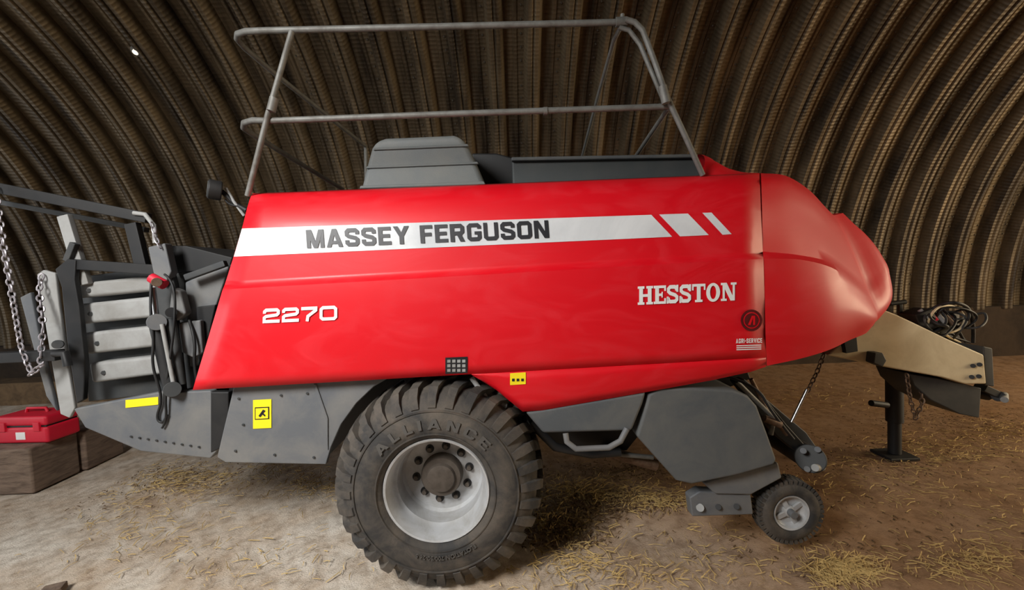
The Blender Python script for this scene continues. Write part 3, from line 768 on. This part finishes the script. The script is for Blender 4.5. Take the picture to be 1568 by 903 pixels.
def gauge():
    c = gc
    prof = [(.02, .135), (.0, .15), (-.005, .19), (.005, .225), (.025, .245), (.07, .255), (.115, .245), (.135, .225), (.145, .19), (.14, .15), (.12, .135)]
    revolve("gauge_tyre", prof, c, RUB, B, 48, 60)
    vs = []; fs = []
    for i in range(40):
        a0 = 2*math.pi*i/40
        for s_ in (0, 1):
            a = a0+s_*math.pi/40; b = len(vs)
            for y in ((.008, .066) if s_ == 0 else (.074, .132)):
                for da in (-.05, .05):
                    for r_ in (.225, .262):
                        vs.append((c.x+r_*math.cos(a+da), c.y+y, c.z+r_*math.sin(a+da)))
            fs += [[b+1, b+3, b+7, b+5], [b, b+1, b+5, b+4], [b+2, b+6, b+7, b+3], [b, b+2, b+3, b+1], [b+4, b+5, b+7, b+6]]
    mk("gauge_tread", vs, fs, RUB, B, 20, True)
    revolve("gauge_rim", [(.03, .138), (.0, .14), (.005, .128), (.03, .122), (.05, .10), (.055, .05), (.03, .045), (.02, .03), (.02, 0)], c, RIMM, B, 40, 30)
    for k in range(4):
        a = k*math.pi/2+.5; p = c+Vector((.085*math.cos(a), .025, .085*math.sin(a)))
        beam("gauge_spoke_%d" % k, c+Vector((0, .035, 0))+Vector((.03*math.cos(a), 0, .03*math.sin(a))), p+Vector((.035*math.cos(a), .02, .035*math.sin(a))), .02, .04, RIMM, B, .004)
    cyl("gauge_hub", c+Vector((0, -.03, 0)), c+Vector((0, .04, 0)), .03, GREY, B, 20)
    tube("gauge_axle", [c+Vector((0, .05, 0)), c+Vector((0, .2, 0)), c+Vector((-.25, .2, .12)), c+Vector((-.4, .12, .05))], .03, DGREY, B)
gauge()

# drawbar
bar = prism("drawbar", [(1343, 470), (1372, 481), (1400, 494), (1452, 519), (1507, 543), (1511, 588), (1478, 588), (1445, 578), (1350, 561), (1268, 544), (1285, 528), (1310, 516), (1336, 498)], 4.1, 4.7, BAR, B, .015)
prism("drawbar_tongue", [(1506, 530), (1520, 533), (1523, 592), (1508, 590)], 4.15, 4.65, DGREY, B, .01)
prism("drawbar_under", [(1392, 572), (1440, 580), (1503, 594), (1500, 640), (1470, 634), (1425, 612), (1400, 590)], 4.2, 4.6, DGREY, B, .01)
prism("drawbar_bracket", [(1292, 520), (1312, 516), (1314, 538), (1296, 541)], 4.05, 4.1, BLACK, B, .004)
prism("drawbar_yoke", [(1340, 540), (1352, 540), (1358, 552), (1352, 562), (1338, 556)], 4.0, 4.1, DGREY, B, .008)
for k, (uu, vv) in enumerate(((1490, 560), (1500, 558), (1488, 577), (1499, 576))):
    cyl("drawbar_bolt_%d" % k, at(uu, vv, 4.085), at(uu, vv, 4.1), .02, BLACK, B, 12, 0)
cyl("hitch_ring", at(1528, 606, 4.35), at(1528, 606, 4.45), .055, BLACK, B)
beam("hitch_tongue", at(1500, 592, 4.4), at(1530, 606, 4.4), .12, .07, DGREY, B)
cyl("hitch_pin", at(1538, 612, 4.25), at(1538, 604, 4.5), .03, LGREY, B)
tube("pto_shaft", [at(1400, 570, 4.45), at(1470, 596, 4.45), at(1512, 604, 4.45)], .06, BLACK, B)
J = at(1369, 560, 4.95)
cyl("jack_outer", Vector((J.x, 4.95, 1.25)), Vector((J.x+.01, 4.95, .42)), .085, BLACK, B)
cyl("jack_inner", Vector((J.x+.01, 4.95, .42)), Vector((J.x+.012, 4.95, .04)), .065, BLACK, B)
boxm("jack_foot", (J.x-.16, 4.8, 0), (J.x+.18, 5.1, .035), BLACK, .008, B)
tube("jack_handle", [at(1358, 620, 4.85), at(1334, 617, 4.8)], .035, BLACK, B)
cyl("jack_mount", Vector((J.x, 4.65, 1.15)), Vector((J.x, 4.95, 1.15)), .07, BLACK, B)
chain("safety_chain", [at(1388, 572, 4.1), at(1394, 612, 4.1), at(1402, 640, 4.15), at(1412, 618, 4.2), at(1410, 580, 4.25)], .06, STEELR, B)
beam("hose_stand", at(1378, 486, 4.5), at(1378, 462, 4.5), .03, .04, BLACK, B)
tube("hose_stand_bar", [at(1362, 465, 4.5), at(1386, 462, 4.5)], .025, BLACK, B)
beam("hose_stand_2", at(1462, 524, 4.5), at(1462, 480, 4.5), .04, .06, LGREY, B)
random.seed(3)
for k in range(10):
    a = random.uniform(0, 6); cu_, cv_ = random.uniform(1420, 1490), random.uniform(478, 495)
    pts = [at(1420+random.uniform(-14, 20), 508, 4.4)]
    for j in range(5):
        pts.append(at(cu_+random.uniform(24, 42)*math.cos(a+j*1.15), cv_+random.uniform(16, 30)*math.sin(a+j*1.15), 4.3+random.uniform(-.15, .2)))
    pts.append(at(1470+random.uniform(-20, 34), 524, 4.45))
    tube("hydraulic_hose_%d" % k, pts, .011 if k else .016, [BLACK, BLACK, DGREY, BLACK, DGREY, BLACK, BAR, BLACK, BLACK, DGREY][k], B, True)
prism("valve_block", [(1402, 482), (1428, 472), (1440, 500), (1412, 508)], 4.3, 4.5, BLACK, B, .01)
prism("valve_block_2", [(1436, 486), (1456, 482), (1460, 512), (1440, 512)], 4.35, 4.55, DGREY, B, .01)
for k in range(4):
    p = at(1408+k*13, 474+k*3, 4.35); cyl("coupler_%d" % k, p, p+Vector((.05, -.04, -.09)), .022, [LGREY, CASE, LGREY, STEELR][k], B, 12)
chain("chute_chain", [at(-8, 285, 3.45), at(6, 380, 3.42), at(18, 450, 3.4), at(32, 530, 3.4), at(48, 572, 3.4), at(62, 560, 3.4), at(66, 500, 3.42), at(60, 445, 3.5), at(64, 420, 3.55)], .06, CHAINL, B)
chain("frame_chain", [at(232, 340, 3.5), at(240, 368, 3.5), at(246, 380, 3.5)], .05, CHAINL, B)

# ------------------------------------------------------------ other objects
TB = root("timber_block")
def rotbox(name, c, sx, sy, sz, rot, mat, parent, b=.012):
    vs = []
    for z in (0, sz):
        for a, d in ((-1, -1), (1, -1), (1, 1), (-1, 1)):
            x, y = a*sx/2, d*sy/2
            vs.append((c[0]+x*math.cos(rot)-y*math.sin(rot), c[1]+x*math.sin(rot)+y*math.cos(rot), c[2]+z))
    fs = [[3, 2, 1, 0], [4, 5, 6, 7], [0, 1, 5, 4], [1, 2, 6, 5], [2, 3, 7, 6], [3, 0, 4, 7]]
    return bev(mk(name, vs, fs, mat, parent, None, True), b)
rotbox("beam_1", (-6.30, 5.13, 0), 1.2, .56, .54, .02, WOODM, TB, .025)
rotbox("beam_2", (-6.27, 5.72, 0), 1.2, .56, .52, .03, WOODM, TB, .025)
TC = root("tool_case")
cc_ = Vector((-5.97, 5.22, .545)); rr2 = math.radians(-3)
dx = Vector((math.cos(rr2), math.sin(rr2), 0)); dn = Vector((math.sin(rr2), -math.cos(rr2), 0))
rotbox("case_base", cc_, .68, .38, .2, rr2, CASE, TC, .03)
rotbox("case_lid", cc_+Vector((0, 0, .21)), .68, .38, .12, rr2, CASE, TC, .03)
rotbox("case_seam", cc_+Vector((0, 0, .19)), .64, .35, .03, rr2, BLACK, TC, .005)
for k, s_ in enumerate((-.22, .22)):
    p = cc_+dx*s_+dn*.19+Vector((0, 0, .15)); rotbox("case_latch_%d" % k, p, .08, .03, .11, rr2, CASE, TC, .006)
rotbox("case_badge", cc_+dn*.191+Vector((0, 0, .05)), .12, .006, .09, rr2, WHITE, TC, .002)
hp = cc_+Vector((0, 0, .33))
tube("case_handle", [hp-dx*.14, hp-dx*.12+Vector((0, 0, .05)), hp+dx*.12+Vector((0, 0, .05)), hp+dx*.14], .016, CASE, TC)
boxm("stacked_boards", (-13.0, 8.7, 0), (-7.6, 9.28, .5), M("pale_boards", (120, 96, 68), .85, 0, (70, 54, 38), .8, 4, .3, 20), .02)
sp = ground(92, 902)
rotbox("wood_offcut", (sp.x, sp.y-.05, 0), .14, .1, .06, .4, WOODM, None, .01)
def roof_pt(u, v):
    d = ray(u, v).normalized()
    a = d.y**2+d.z**2; o = CAM
    b = 2*((o.y-YC)*d.y+(o.z-ZC)*d.z); c = (o.y-YC)**2+(o.z-ZC)**2-(VR-.13)**2
    t = (-b+math.sqrt(b*b-4*a*c))/(2*a); return o+d*t
LB = root("roof_sun_spot")  # sun through a small roof hole, stood in by an added glowing disc
p = roof_pt(210, 77); nrm = Vector((0, YC-p.y, ZC-p.z)).normalized()
cyl("sun_spot_base", p-nrm*.1, p+nrm*.03, .08, GALV, LB)
em = bpy.data.materials.new("sun_spot_glow"); em.use_nodes = True
em.node_tree.nodes["Principled BSDF"].inputs["Emission Color"].default_value = (1, .9, .75, 1); em.node_tree.nodes["Principled BSDF"].inputs["Emission Strength"].default_value = 1.0
cyl("sun_spot_disc", p+nrm*.03, p+nrm*.07, .04, em, LB)

def area(name, loc, tgt, sx, sy, e, col, spread=180):
    l = bpy.data.lights.new(name, 'AREA'); l.shape = 'RECTANGLE'; l.size = sx; l.size_y = sy; l.energy = e; l.color = col; l.spread = math.radians(spread)
    o = bpy.data.objects.new(name, l); scene.collection.objects.link(o); o.location = loc
    o.rotation_euler = (Vector(tgt)-Vector(loc)).to_track_quat('-Z', 'Y').to_euler(); return o
area("daylight_front", (-2.6, -1.6, 5.2), (-.5, 3.0, .6), 3.6, 2.0, 740, (1, .985, .96), 125)
area("daylight_left_end", (-13.5, 1.2, 2.6), (0, 3.2, .8), 6, 4.0, 320, (.93, .97, 1))
area("daylight_right_end", (12.5, 2.6, 3.0), (1.5, 4.5, 1.2), 5, 4, 660, (1, .80, .52))
w = bpy.data.worlds.new("world"); scene.world = w; w.use_nodes = True
w.node_tree.nodes["Background"].inputs[0].default_value = (.85, .9, 1, 1); w.node_tree.nodes["Background"].inputs[1].default_value = .4
